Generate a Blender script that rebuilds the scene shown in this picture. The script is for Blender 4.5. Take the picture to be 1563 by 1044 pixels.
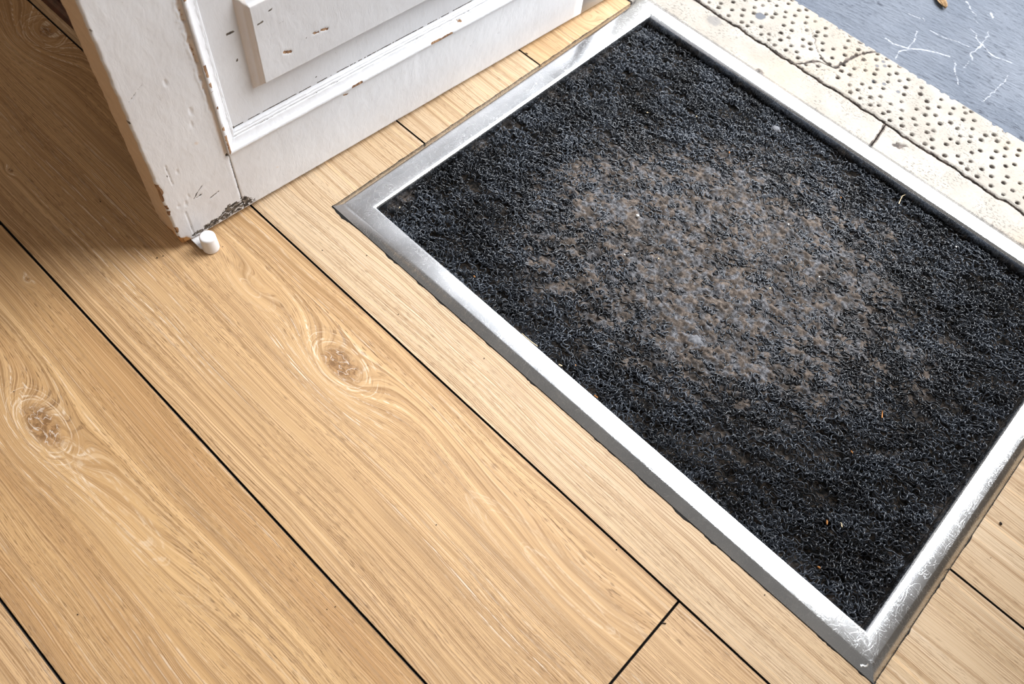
import bpy, math, random
import numpy as np
from mathutils import Vector, Matrix

for o in list(bpy.data.objects):
    bpy.data.objects.remove(o)
SC = bpy.context.scene
COL = SC.collection

# ---------------------------------------------------------------- camera
CAM_POS = (0.6060, -0.3990, 0.8817)
R = [[0.721137760221987, 0.6873753318107311, 0.08646088132621756],
     [0.6289253043769533, -0.5972016893958423, -0.49779825601827304],
     [-0.29053965701083845, 0.41335855549215955, -0.8629724284719684]]
cam_d = bpy.data.cameras.new('camera')
cam = bpy.data.objects.new('camera', cam_d)
COL.objects.link(cam)
right, down, fwd = Vector(R[0]), Vector(R[1]), Vector(R[2])
M3 = Matrix((right, -down, -fwd)).transposed()
cam.matrix_world = Matrix.Translation(CAM_POS) @ M3.to_4x4()
cam_d.sensor_width = 36.0
cam_d.lens = 36.0 * 1261.9 / 1563.0
cam_d.clip_start = 0.02
cam_d.dof.use_dof = True
cam_d.dof.focus_distance = 1.03
cam_d.dof.aperture_fstop = 6.3
SC.camera = cam

# ---------------------------------------------------------------- light
world = bpy.data.worlds.new('world')
SC.world = world
world.use_nodes = True
bg = world.node_tree.nodes['Background']
bg.inputs['Color'].default_value = (1.0, 0.94, 0.87, 1)
bg.inputs['Strength'].default_value = 0.25

def area(name, loc, target, size, energy, color):
    l = bpy.data.lights.new(name, 'AREA')
    l.shape = 'RECTANGLE'
    l.size, l.size_y = size
    l.energy = energy
    l.color = color
    o = bpy.data.objects.new(name, l)
    COL.objects.link(o)
    o.location = loc
    d = Vector(target) - Vector(loc)
    o.rotation_euler = d.to_track_quat('-Z', 'Y').to_euler()
    return o
area('street_daylight', (1.6, 5.2, 5.0), (0.40, 0.3, 0.0), (9.0, 6.0), 2240, (0.97, 0.985, 1.0))
area('warm_ceiling_lamp', (-2.4, -1.6, 1.6), (0.0, -0.2, 0.0), (1.6, 1.6), 13, (1.0, 0.60, 0.27))

SC.view_settings.view_transform = 'Standard'
SC.view_settings.look = 'None'
SC.view_settings.exposure = 0.0
SC.view_settings.gamma = 1.0
SC.view_settings.use_curve_mapping = False

# ---------------------------------------------------------------- node helper
class NT:
    def __init__(self, name):
        self.m = bpy.data.materials.new(name)
        self.m.use_nodes = True
        self.t = self.m.node_tree
        self.t.nodes.clear()
        self.out = self.t.nodes.new('ShaderNodeOutputMaterial')
        self.b = self.t.nodes.new('ShaderNodeBsdfPrincipled')
        self.t.links.new(self.b.outputs[0], self.out.inputs[0])
    def put(self, sock, v):
        if hasattr(v, 'is_output'):
            self.t.links.new(v, sock)
        elif isinstance(v, (tuple, list)):
            v = tuple(v)
            if sock.type == 'RGBA' and len(v) == 3:
                v = v + (1.0,)
            sock.default_value = v
        else:
            sock.default_value = v
    def bsdf(self, **k):
        for n, v in k.items():
            self.put(self.b.inputs[n.replace('_', ' ')], v)
    def coord(self):
        return self.t.nodes.new('ShaderNodeTexCoord').outputs['Object']
    def sep(self, v):
        n = self.t.nodes.new('ShaderNodeSeparateXYZ')
        self.put(n.inputs[0], v)
        return n.outputs
    def comb(self, x=0.0, y=0.0, z=0.0):
        n = self.t.nodes.new('ShaderNodeCombineXYZ')
        for i, v in enumerate((x, y, z)):
            self.put(n.inputs[i], v)
        return n.outputs[0]
    def ma(self, op, a, b=None, c=None, clamp=False):
        n = self.t.nodes.new('ShaderNodeMath')
        n.operation = op
        n.use_clamp = clamp
        for i, v in enumerate((a, b, c)):
            if v is not None:
                self.put(n.inputs[i], v)
        return n.outputs[0]
    def add(self, a, b): return self.ma('ADD', a, b)
    def sub(self, a, b): return self.ma('SUBTRACT', a, b)
    def mul(self, a, b): return self.ma('MULTIPLY', a, b)
    def vmul(self, v, s):
        n = self.t.nodes.new('ShaderNodeVectorMath')
        n.operation = 'MULTIPLY'
        self.put(n.inputs[0], v)
        self.put(n.inputs[1], s)
        return n.outputs[0]
    def vadd(self, v, s):
        n = self.t.nodes.new('ShaderNodeVectorMath')
        n.operation = 'ADD'
        self.put(n.inputs[0], v)
        self.put(n.inputs[1], s)
        return n.outputs[0]
    def noise(self, v, scale=1.0, detail=2.0, rough=0.5, dist=0.0):
        n = self.t.nodes.new('ShaderNodeTexNoise')
        self.put(n.inputs['Vector'], v)
        self.put(n.inputs['Scale'], scale)
        self.put(n.inputs['Detail'], detail)
        self.put(n.inputs['Roughness'], rough)
        self.put(n.inputs['Distortion'], dist)
        return n.outputs['Fac']
    def noise1(self, w, scale=1.0, detail=2.0, rough=0.5):
        n = self.t.nodes.new('ShaderNodeTexNoise')
        n.noise_dimensions = '1D'
        self.put(n.inputs['W'], w)
        self.put(n.inputs['Scale'], scale)
        self.put(n.inputs['Detail'], detail)
        self.put(n.inputs['Roughness'], rough)
        return n.outputs['Fac']
    def voro(self, v, scale, feature='F1'):
        n = self.t.nodes.new('ShaderNodeTexVoronoi')
        n.feature = feature
        self.put(n.inputs['Vector'], v)
        self.put(n.inputs['Scale'], scale)
        return n.outputs
    def ss(self, x, a, b, lo=0.0, hi=1.0):
        n = self.t.nodes.new('ShaderNodeMapRange')
        n.interpolation_type = 'SMOOTHSTEP'
        self.put(n.inputs[0], x)
        for i, v in enumerate((a, b, lo, hi)):
            self.put(n.inputs[i + 1], v)
        return n.outputs[0]
    def mix(self, f, a, b, mode='MIX'):
        n = self.t.nodes.new('ShaderNodeMix')
        n.data_type = 'RGBA'
        n.blend_type = mode
        self.put(n.inputs[0], f)
        self.put(n.inputs[6], a)
        self.put(n.inputs[7], b)
        return n.outputs[2]
    def attr(self, name):
        n = self.t.nodes.new('ShaderNodeAttribute')
        n.attribute_name = name
        return n.outputs
    def rgb(self, c):
        n = self.t.nodes.new('ShaderNodeSeparateColor')
        self.put(n.inputs[0], c)
        return n.outputs
    def bump(self, h, strength=0.3, dist=0.001, normal=None):
        n = self.t.nodes.new('ShaderNodeBump')
        n.inputs['Strength'].default_value = strength
        n.inputs['Distance'].default_value = dist
        self.put(n.inputs['Height'], h)
        if normal is not None:
            self.put(n.inputs['Normal'], normal)
        self.put(self.b.inputs['Normal'], n.outputs[0])
        return n.outputs[0]

# ---------------------------------------------------------------- materials
def wood(name, seed, knots=(), ca=(0.64, 0.425, 0.235), cb=(0.48, 0.295, 0.145), grain=1.0, grey=0.0, lime=0.5):
    """Oak board: contour lines of a height field h(u, v); a knot is a bump in it.
    knots: (u, v, amplitude, size_u, size_v, core 0/1)"""
    n = NT(name)
    p = n.coord()
    s = n.sep(p)
    u, v = s[0], s[1]
    po = n.vadd(p, (seed * 3.17, seed * 1.93, seed))
    warp1 = n.mul(n.sub(n.noise(n.vmul(po, (2.2, 7.0, 1)), 1.0, 2), 0.5), 0.034)
    warp2 = n.mul(n.sub(n.noise(n.vmul(po, (11, 45, 1)), 1.0, 2), 0.5), 0.0036)
    h = n.add(v, n.add(warp1, warp2))
    core = None
    near = None
    flat = None
    ringd = ringl = None
    for (ku, kv, a, su, sv, cr) in knots:
        du = n.mul(n.sub(u, ku), 1.0 / su)
        dv = n.mul(n.sub(n.add(v, n.mul(warp2, 1.2)), kv), 1.0 / sv)
        r2 = n.add(n.mul(du, du), n.mul(dv, dv))
        e = n.ma('EXPONENT', n.mul(r2, -1.0))
        h = n.add(h, n.mul(e, a))
        flat = e if flat is None else n.ma('MAXIMUM', flat, e)
        ew = n.mul(e, 0.9 if cr else 0.10)
        near = ew if near is None else n.ma('MAXIMUM', near, ew)
        if cr:
            jag = n.mul(n.sub(n.noise(po, 70, 3), 0.5), 0.10)
            dv2 = n.mul(n.sub(n.add(v, n.mul(warp2, 1.2)), kv + sv * sv / (2.2 * a)), 1.0 / sv)
            r3 = n.add(n.mul(n.mul(du, du), 1.6), n.mul(dv2, dv2))
            c = n.ss(n.add(n.ma('SQRT', r3), n.mul(jag, 3.0)), 0.30 * cr, 0.56 * cr, 1.0, 0.0)
            rr = n.ma('SQRT', r3)
            rn = n.noise1(n.add(n.mul(rr, 1.0), n.mul(jag, 0.6)), 11, 3, 0.6)
            rmask = n.mul(n.ss(rr, 1.25, 0.75), n.ss(rr, 0.30, 0.45))
            brk0 = n.ss(n.noise(n.vmul(po, (60, 90, 1)), 1.0, 2), 0.36, 0.56)
            rings_d = n.mul(n.mul(n.ss(rn, 0.48, 0.36), rmask), brk0)
            rings_l = n.mul(n.mul(n.ss(rn, 0.54, 0.62), rmask), brk0)
            ringd = rings_d if ringd is None else n.ma('MAXIMUM', ringd, rings_d)
            ringl = rings_l if ringl is None else n.ma('MAXIMUM', ringl, rings_l)
            core = c if core is None else n.ma('MAXIMUM', core, c)
        elif su > 0.05:
            rr = n.ma('SQRT', r2)
            rn = n.noise1(n.add(n.add(n.mul(rr, 1.0), kv), n.mul(n.noise(po, 16, 2), 0.16)), 7, 3, 0.6)
            rmask = n.mul(n.ss(rr, 1.15, 0.7), n.ss(rr, 0.10, 0.25))
            brk0 = n.ss(n.noise(n.vmul(po, (50, 120, 1)), 1.0, 3, 0.7), 0.42, 0.56)
            rings_l = n.mul(n.mul(n.ss(rn, 0.52, 0.62), rmask), n.mul(brk0, 0.55))
            ringl = rings_l if ringl is None else n.ma('MAXIMUM', ringl, rings_l)
    # broad tone
    tone = n.noise(n.vmul(po, (1.6, 14, 1)), 1.0, 3, 0.55)
    col = n.mix(n.ss(tone, 0.30, 0.70), cb, ca)
    # ring bands following h
    band = n.noise1(n.add(h, seed * 0.7), 130, 3, 0.6)
    col = n.mix(n.ss(band, 0.45, 0.72, 0, 0.58), col, (0.34, 0.195, 0.085))
    col = n.mix(n.ss(band, 0.28, 0.42, 0.40, 0.0), col, (0.80, 0.54, 0.29))
    # fine lines
    hs = n.add(h, seed * 1.3)
    fine = n.noise1(hs, 620, 3, 0.65)
    brk = n.noise(n.vmul(po, (9, 120, 1)), 1.0, 2)
    fl = n.mul(n.ss(fine, 0.50, 0.64), n.ss(brk, 0.30, 0.58))
    if flat is not None:
        fl = n.mul(fl, n.ss(flat, 0.35, 0.8, 1.0, 0.35))
    col = n.mix(n.mul(fl, 0.74 * grain), col, (0.30, 0.165, 0.075))
    col = n.mix(n.mul(n.ss(fine, 0.46, 0.34), 0.30), col, (0.84, 0.62, 0.40))
    # pores: short dark dashes along the board
    po2 = n.comb(n.mul(u, 70), n.mul(hs, 1250), seed * 2.0)
    pores = n.noise(po2, 1.0, 1.0)
    pz = n.noise(n.vmul(po, (5, 34, 1)), 1.0, 2)
    pm = n.mul(n.ss(pores, 0.57, 0.67), n.ss(pz, 0.34, 0.58))
    if flat is not None:
        pm = n.mul(pm, n.ss(flat, 0.35, 0.75, 1.0, 0.12))
    col = n.mix(n.mul(pm, 0.66 * grain), col, (0.16, 0.078, 0.03))
    # pale limed streaks
    lm = n.noise1(n.add(h, seed * 2.1), 210, 3, 0.7)
    lb = n.noise(n.vmul(po, (28, 260, 1)), 1.0, 3, 0.7)
    zone = n.ss(n.noise(n.vmul(po, (2.5, 20, 7)), 1.0, 2), 0.42, 0.66)
    if near is not None:
        zone = n.ma('MAXIMUM', zone, n.mul(n.ss(near, 0.03, 0.3), 1.35))
    lim = n.mul(n.mul(n.ss(lm, 0.54, 0.66), n.ss(lb, 0.44, 0.58)), zone)
    col = n.mix(n.mul(lim, lime), col, (0.84, 0.72, 0.58))
    # grey-brown clouds of wear
    cloud = n.noise(n.vmul(po, (5, 16, 3)), 1.0, 4, 0.6)
    col = n.mix(n.ss(cloud, 0.54, 0.80, 0.0, 0.30 + grey), col, (0.36, 0.235, 0.125))
    streak = n.noise(n.vmul(po, (1.8, 42, 5)), 1.0, 4, 0.65)
    col = n.mix(n.ss(streak, 0.52, 0.70, 0.0, 0.50), col, (0.33, 0.20, 0.10))
    # specks
    vo = n.voro(po, 26)
    spk = n.ss(vo['Distance'], 0.018, 0.034, 1.0, 0.0)
    col = n.mix(n.mul(spk, n.ss(n.noise(po, 9, 1), 0.5, 0.55)), col, (0.07, 0.04, 0.02))
    if ringd is not None:
        col = n.mix(n.mul(ringd, 0.50), col, (0.30, 0.165, 0.075))
    if ringl is not None:
        col = n.mix(n.mul(ringl, 0.60), col, (0.80, 0.66, 0.50))
    if core is not None:
        ck = n.noise(n.vmul(po, (110, 190, 1)), 1.0, 4, 0.65, 1.0)
        cc = n.mix(n.ss(ck, 0.4, 0.62), (0.19, 0.095, 0.038), (0.43, 0.25, 0.115))
        crk = n.ma('ABSOLUTE', n.sub(n.noise(n.vmul(po, (45, 100, 1)), 1.0, 2, 0.5, 0.6), 0.5))
        cc = n.mix(n.ss(crk, 0.0, 0.018, 0.8, 0.0), cc, (0.72, 0.66, 0.60))
        col = n.mix(n.mul(core, 0.88), col, cc)
    rough = n.add(0.42, n.mul(n.noise(po, 30, 2), 0.14))
    n.bsdf(Base_Color=col, Roughness=rough, Specular_IOR_Level=0.35)
    n.bump(n.sub(n.mul(lim, 0.4), n.add(pm, fl)), 0.35, 0.0004)
    return n.m

def metal():
    n = NT('brushed_steel')
    p = n.coord()
    sm = n.noise(p, 11, 4, 0.6)
    fineA = n.noise(n.vmul(p, (60, 900, 60)), 1.0, 2)
    fineB = n.noise(n.vmul(p, (900, 60, 60)), 1.0, 2)
    scr = n.ma('ABSOLUTE', n.sub(n.noise(n.vmul(p, (55, 38, 1)), 1.0, 2, 0.5, 2.0), 0.5))
    scr2 = n.ma('ABSOLUTE', n.sub(n.noise(n.vmul(p, (24, 70, 1)), 1.0, 2, 0.5, 2.5), 0.47))
    sc = n.ma('MAXIMUM', n.ss(scr, 0.0, 0.012, 1, 0), n.ss(scr2, 0.0, 0.010, 1, 0))
    dots = n.ss(n.voro(p, 55)['Distance'], 0.02, 0.045, 1.0, 0.0)
    dots = n.mul(dots, n.ss(n.noise(p, 17, 1), 0.54, 0.6))
    col = n.mix(n.ss(sm, 0.35, 0.7), (0.60, 0.615, 0.64), (0.73, 0.74, 0.76))
    col = n.mix(n.mul(sc, 0.40), col, (0.90, 0.91, 0.92))
    col = n.mix(n.mul(dots, 0.7), col, (0.09, 0.09, 0.09))
    rough = n.add(n.add(0.15, n.mul(sm, 0.12)), n.mul(sc, 0.1))
    n.bsdf(Base_Color=col, Metallic=1.0, Roughness=rough)
    n.bump(n.add(n.add(fineA, fineB), n.mul(sc, 0.6)), 0.10, 0.0003)
    return n.m

def paint():
    """old white gloss paint; attribute 'wear': R chipped to brown, G dark grime, B yellow-tan tint"""
    n = NT('old_white_paint')
    p = n.coord()
    w = n.rgb(n.attr('wear')['Color'])
    big = n.noise(p, 6, 3)
    col = n.mix(n.ss(big, 0.3, 0.7), (0.645, 0.645, 0.668), (0.71, 0.72, 0.75))
    brush = n.noise(n.vmul(p, (90, 60, 40)), 1.0, 4, 0.6, 1.2)
    col = n.mix(n.ss(brush, 0.52, 0.72, 0, 0.16), col, (0.50, 0.47, 0.46))
    specks = n.ss(n.voro(p, 75)['Distance'], 0.02, 0.05, 1, 0)
    specks = n.mul(specks, n.ss(n.noise(p, 23, 2), 0.55, 0.62))
    col = n.mix(n.mul(specks, 0.6), col, (0.22, 0.18, 0.15))
    col = n.mix(w[2], col, (0.60, 0.40, 0.22))
    nz = n.noise(p, 420, 3, 0.6)
    chip = n.ss(n.add(w[0], n.mul(n.sub(nz, 0.5), 0.5)), 0.42, 0.52)
    wd = n.noise(n.vmul(p, (300, 300, 60)), 1.0, 3)
    chipc = n.mix(n.ss(wd, 0.35, 0.65), (0.17, 0.085, 0.045), (0.40, 0.245, 0.135))
    chipc = n.mix(n.mul(w[2], 0.8), chipc, (0.52, 0.27, 0.095))
    col = n.mix(chip, col, chipc)
    gr = n.ss(n.add(w[1], n.mul(n.sub(nz, 0.5), 0.7)), 0.35, 0.65)
    gc = n.mix(n.ss(n.noise(p, 160, 2), 0.4, 0.6), (0.03, 0.024, 0.02), (0.14, 0.115, 0.09))
    col = n.mix(gr, col, gc)
    n.bsdf(Base_Color=col, Roughness=n.add(0.36, n.mul(n.ma('MAXIMUM', chip, gr), 0.4)), Specular_IOR_Level=0.45)
    fib = n.noise(n.vmul(p, (220, 160, 90)), 1.0, 3, 0.6, 0.8)
    n.bump(n.add(n.sub(n.mul(brush, 0.8), n.mul(chip, 1.0)), n.mul(fib, 0.5)), 0.38, 0.0009)
    return n.m

def stone_mat():
    n = NT('cream_limestone')
    p = n.coord()
    w = n.rgb(n.attr('wear')['Color'])
    b1 = n.noise(p, 14, 4, 0.6)
    col = n.mix(n.ss(b1, 0.3, 0.7), (0.340, 0.310, 0.272), (0.410, 0.386, 0.352))
    b2 = n.noise(p, 5, 2)
    col = n.mix(n.ss(b2, 0.48, 0.7, 0, 0.55), col, (0.47, 0.385, 0.285))
    fz = n.noise(n.vmul(p, (200, 320, 200)), 1.0, 4, 0.7)
    zone = n.ss(n.noise(p, 17, 3), 0.42, 0.62)
    pit = n.mul(n.ss(fz, 0.52, 0.63), n.add(0.22, n.mul(zone, 0.75)))
    col = n.mix(pit, col, (0.17, 0.155, 0.14))
    nz = n.noise(p, 330, 3, 0.65)
    g = n.ss(n.add(w[1], n.mul(n.sub(nz, 0.5), 0.8)), 0.32, 0.72)
    gc = n.mix(n.ss(n.noise(p, 120, 2), 0.4, 0.6), (0.045, 0.035, 0.032), (0.16, 0.13, 0.115))
    col = n.mix(n.mul(g, 0.92), col, gc)
    col = n.mix(w[2], col, (0.11, 0.12, 0.145))
    n.bsdf(Base_Color=col, Roughness=0.75, Specular_IOR_Level=0.2)
    n.bump(n.sub(n.mul(fz, 0.5), pit), 0.35, 0.0007)
    return n.m

def pavement_mat():
    n = NT('blue_grey_slate')
    p = n.coord()
    w = n.rgb(n.attr('wear')['Color'])
    # the cleft runs along x, slightly turned
    s = n.sep(p)
    a = n.add(n.mul(s[0], 0.94), n.mul(s[1], 0.10))
    b = n.sub(n.mul(s[1], 0.99), n.mul(s[0], 0.12))
    q = n.comb(n.mul(a, 55), n.mul(b, 210), 0.0)
    cl = n.noise(q, 1.0, 5, 0.68, 0.5)
    big = n.noise(p, 7, 3)
    col = n.mix(n.ss(big, 0.3, 0.7), (0.112, 0.132, 0.170), (0.155, 0.176, 0.216))
    rgh = n.ss(n.noise(n.vmul(p, (5, 5, 5)), 1.0, 2), 0.45, 0.62)
    col = n.mix(n.mul(n.ss(cl, 0.52, 0.66), n.add(0.40, n.mul(rgh, 0.55))), col, (0.030, 0.036, 0.055))
    pale = n.mul(n.ss(n.noise(n.vmul(p, (60, 90, 1)), 1.0, 4, 0.7), 0.56, 0.72), n.ss(n.noise(p, 9, 2), 0.45, 0.65))
    col = n.mix(n.mul(pale, 0.40), col, (0.40, 0.43, 0.49))
    nz = n.noise(p, 260, 3, 0.7)
    sc = n.ss(n.add(w[0], n.mul(n.sub(nz, 0.5), 1.5)), 0.30, 1.05)
    col = n.mix(n.mul(sc, 0.75), col, (0.55, 0.57, 0.61))
    n.bsdf(Base_Color=col, Roughness=0.7, Specular_IOR_Level=0.25)
    n.bump(cl, 0.8, 0.0040)
    return n.m

def plain(name, col, rough=0.5, spec=0.4, var=0.12, scale=60, bump=0.15):
    n = NT(name)
    p = n.coord()
    z = n.noise(p, scale, 3)
    c2 = tuple(c * (1 - var * 2) for c in col)
    n.bsdf(Base_Color=n.mix(n.ss(z, 0.3, 0.7), c2, col), Roughness=rough, Specular_IOR_Level=spec)
    if bump:
        n.bump(z, bump, 0.0005)
    return n.m

def coil_mat():
    n = NT('black_vinyl_coil')
    p = n.coord()
    w = n.rgb(n.attr('wear')['Color'])
    z1 = n.noise(p, 120, 3, 0.6)
    d = n.ss(n.add(w[0], n.mul(n.sub(z1, 0.5), 0.9)), 0.30, 0.95)
    col = n.mix(n.ss(n.noise(p, 25, 2), 0.35, 0.65), (0.018, 0.021, 0.027), (0.056, 0.066, 0.084))
    dc = n.mix(n.ss(n.noise(p, 60, 3), 0.4, 0.62), (0.070, 0.056, 0.047), (0.088, 0.088, 0.096))
    col = n.mix(n.mul(d, 0.85), col, dc)
    n.bsdf(Base_Color=col, Roughness=n.add(0.30, n.mul(d, 0.4)), Specular_IOR_Level=0.5)
    return n.m

def dirt_mat():
    n = NT('trodden_dirt')
    p = n.coord()
    w = n.rgb(n.attr('wear')['Color'])
    z = n.noise(p, 190, 4, 0.7)
    br = n.mix(n.ss(z, 0.36, 0.64), (0.050, 0.040, 0.034), (0.165, 0.132, 0.110))
    gy = n.mix(n.ss(n.noise(p, 240, 3), 0.4, 0.6), (0.05, 0.05, 0.055), (0.150, 0.150, 0.162))
    c = n.mix(n.ss(n.noise(p, 95, 3), 0.45, 0.60), br, gy)
    dk = n.mix(n.ss(z, 0.45, 0.62), (0.004, 0.004, 0.004), (0.055, 0.042, 0.032))
    c = n.mix(w[0], dk, c)
    n.bsdf(Base_Color=c, Roughness=0.85, Specular_IOR_Level=0.2)
    n.bump(z, 0.7, 0.0016)
    return n.m

STEEL, PAINT, STONE, SLATE = metal(), paint(), stone_mat(), pavement_mat()
COIL, DIRT = coil_mat(), dirt_mat()
BLACK = plain('black_rubber_sealant', (0.018, 0.017, 0.016), 0.7, 0.3)
MORTAR = plain('dirty_mortar', (0.13, 0.10, 0.085), 0.9, 0.2, 0.3, 200, 0.5)
SUB = plain('dark_subfloor', (0.02, 0.017, 0.014), 0.9, 0.2)
PLASTIC = plain('white_plastic', (0.80, 0.79, 0.80), 0.35, 0.45, 0.03, 40, 0.03)
MAROON = plain('dark_maroon_paint', (0.035, 0.006, 0.006), 0.5, 0.3)
REDWOOD = plain('dark_red_brown_wood', (0.075, 0.022, 0.010), 0.55, 0.3, 0.25, 90)
PLASTER = plain('off_white_plaster', (0.6, 0.58, 0.54), 0.8, 0.2)

# ---------------------------------------------------------------- mesh helpers
def link(name, me, mat=None, parent=None):
    o = bpy.data.objects.new(name, me)
    COL.objects.link(o)
    if mat is not None:
        me.materials.append(mat)
    if parent is not None:
        o.parent = parent
    return o

def mesh(name, verts, faces, smooth=False):
    me = bpy.data.meshes.new(name)
    me.from_pydata([tuple(map(float, v)) for v in verts], [], [tuple(int(i) for i in f) for f in faces])
    me.update()
    if smooth:
        me.polygons.foreach_set('use_smooth', [True] * len(me.polygons))
    return me

def fast_mesh(name, V, Q, smooth=True):
    """V (n,3) array, Q (m,4) quad indices"""
    me = bpy.data.meshes.new(name)
    V = np.ascontiguousarray(V, dtype=np.float32)
    Q = np.ascontiguousarray(Q, dtype=np.int32)
    me.vertices.add(len(V))
    me.vertices.foreach_set('co', V.ravel())
    me.loops.add(Q.size)
    me.loops.foreach_set('vertex_index', Q.ravel())
    me.polygons.add(len(Q))
    me.polygons.foreach_set('loop_start', np.arange(len(Q), dtype=np.int32) * 4)
    if smooth:
        me.polygons.foreach_set('use_smooth', np.ones(len(Q), dtype=bool))
    me.update(calc_edges=True)
    return me

def set_wear(me, W):
    a = me.attributes.new('wear', 'FLOAT_COLOR', 'POINT')
    W = np.asarray(W, dtype=np.float32)
    full = np.ones((len(me.vertices), 4), dtype=np.float32)
    full[:, :3] = 0
    full[:len(W), :3] = W
    a.data.foreach_set('color', full.ravel())

def empty(name, loc=(0, 0, 0), rz=0.0, parent=None):
    o = bpy.data.objects.new(name, None)
    o.empty_display_size = 0.05
    COL.objects.link(o)
    o.location = loc
    o.rotation_euler = (0, 0, rz)
    o.parent = parent
    return o

def tag(o, label=None, cat=None, group=None, kind=None):
    if label: o['label'] = label
    if cat: o['category'] = cat
    if group: o['group'] = group
    if kind: o['kind'] = kind
    return o

def box(x0, x1, y0, y1, z0, z1):
    v = [(x0, y0, z0), (x1, y0, z0), (x1, y1, z0), (x0, y1, z0), (x0, y0, z1), (x1, y0, z1), (x1, y1, z1), (x0, y1, z1)]
    f = [(3, 2, 1, 0), (4, 5, 6, 7), (0, 1, 5, 4), (1, 2, 6, 5), (2, 3, 7, 6), (3, 0, 4, 7)]
    return v, f

def boxes(name, lst):
    V, F = [], []
    for b in lst:
        v, f = box(*b)
        F += [tuple(i + len(V) for i in q) for q in f]
        V += v
    return mesh(name, V, F)

_rs = np.random.RandomState(5)
_tab = _rs.rand(256, 256)
def vnoise(x, y, seed=0):
    """value noise 0..1 on arrays"""
    x = np.asarray(x, float) + seed * 17.31
    y = np.asarray(y, float) + seed * 9.77
    xi, yi = np.floor(x).astype(int), np.floor(y).astype(int)
    fx, fy = x - xi, y - yi
    fx, fy = fx * fx * (3 - 2 * fx), fy * fy * (3 - 2 * fy)
    g = lambda a, b: _tab[a % 256, b % 256]
    return (g(xi, yi) * (1 - fx) + g(xi + 1, yi) * fx) * (1 - fy) + (g(xi, yi + 1) * (1 - fx) + g(xi + 1, yi + 1) * fx) * fy
def fbm(x, y, seed=0, o=4):
    s, a, t = 0, 0.5, 0
    for i in range(o):
        s = s + a * vnoise(np.asarray(x) * 2 ** i, np.asarray(y) * 2 ** i, seed + i * 3)
        t += a
        a *= 0.55
    return s / t
def sstep(x, a, b):
    t = np.clip((x - a) / (b - a), 0, 1)
    return t * t * (3 - 2 * t)
def segdist(x, y, pts):
    d = np.full(np.shape(x), 9.0)
    for (ax, ay), (bx, by) in zip(pts[:-1], pts[1:]):
        vx, vy = bx - ax, by - ay
        l = vx * vx + vy * vy + 1e-12
        t = np.clip(((x - ax) * vx + (y - ay) * vy) / l, 0, 1)
        d = np.minimum(d, np.hypot(x - ax - t * vx, y - ay - t * vy))
    return d
def grid_quads(nu, nv, off=0, flip=False):
    i = np.arange(nu - 1)[:, None] * nv + np.arange(nv - 1)[None]
    q = np.stack([i, i + nv, i + nv + 1, i + 1], -1).reshape(-1, 4)
    return (q[:, ::-1] if flip else q) + off
def dense(breaks):
    """breaks: list of (start, stop, step)"""
    out = []
    for a, b, s in breaks:
        out.append(np.linspace(a, b, max(2, int(round((b - a) / s)) + 1))[:-1])
    out.append(np.array([breaks[-1][1]]))
    return np.concatenate(out)

# ================================================================ SETTING
# ---- floor: dark underlay, boards laid on it
FX0, FX1, FY0, FY1 = 0.0, 0.85, 0.0, 0.665          # outer edge of the mat frame
floor = link('floor', boxes('floor', [
    (-1.6, 0.02, -1.7, 0.640, -0.030, -0.0085), (0.83, 1.9, -1.7, 0.640, -0.030, -0.0085),
    (0.02, 0.83, -1.7, 0.020, -0.030, -0.0085)]), SUB)
tag(floor, 'warm oak plank floor with thin black joints around the framed mat', 'floor', kind='structure')

GAP = 0.0008
EDGE = plain('dark_painted_board_edge', (0.022, 0.016, 0.013), 0.6, 0.3)
def plank(poly, mat):
    """flat board from a counter-clockwise outline, with a small arris"""
    n = len(poly)
    def inset(d):
        out = []
        for i in range(n):
            p0, p1, p2 = Vector(poly[i - 1]), Vector(poly[i]), Vector(poly[(i + 1) % n])
            a = (p1 - p0).normalized(); b = (p2 - p1).normalized()
            na, nb = Vector((-a.y, a.x)), Vector((-b.y, b.x))
            k = 1 + na.dot(nb)
            out.append(p1 + (na + nb) * (d / k))
        return out
    o1, o2 = inset(GAP), inset(GAP + 0.0007)
    V = [(p.x, p.y, -0.0085) for p in o1] + [(p.x, p.y, -0.0007) for p in o1] + [(p.x, p.y, 0.0) for p in o2]
    F = [tuple(reversed(range(n)))]
    for k in (0, n):
        for i in range(n):
            j = (i + 1) % n
            F.append((k + i, k + j, k + n + j, k + n + i))
    F.append(tuple(range(2 * n, 3 * n)))
    o = link('plank', mesh('plank', V, F), mat, floor)
    o.data.materials.append(EDGE)
    o.data.polygons.foreach_set('material_index', [1] * (len(F) - 1) + [0])
    return o

S = [-1.0465, -0.8043, -0.5621, -0.3214, -0.0774, 0.1682, 0.4106, 0.6350]
XL, XR = -1.55, 1.85
wA = wood('oak_board_a', 1, grey=0.25)
wB = wood('oak_board_b', 2, [(0.023, -0.4445, 0.040, 0.085, 0.031, 1), (0.15, -0.428, 0.022, 0.16, 0.028, 0), (-0.1600, -0.3450, 0.007, 0.011, 0.006, 1)],
          (0.60, 0.382, 0.182), (0.45, 0.255, 0.110))
wC = wood('oak_board_c', 3, [(0.190, -0.1585, 0.042, 0.080, 0.033, 1), (0.030, -0.158, 0.022, 0.060, 0.018, 0),
                             (0.560, -0.152, 0.026, 0.20, 0.034, 0), (-0.53, -0.110, 0.05, 0.07, 0.04, 0.5), (-0.3257, -0.2700, 0.007, 0.011, 0.006, 1)],
          (0.635, 0.420, 0.222), (0.475, 0.290, 0.140), lime=0.75)
wD = wood('oak_board_d', 4, ca=(0.60, 0.40, 0.22), cb=(0.46, 0.285, 0.14))
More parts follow.
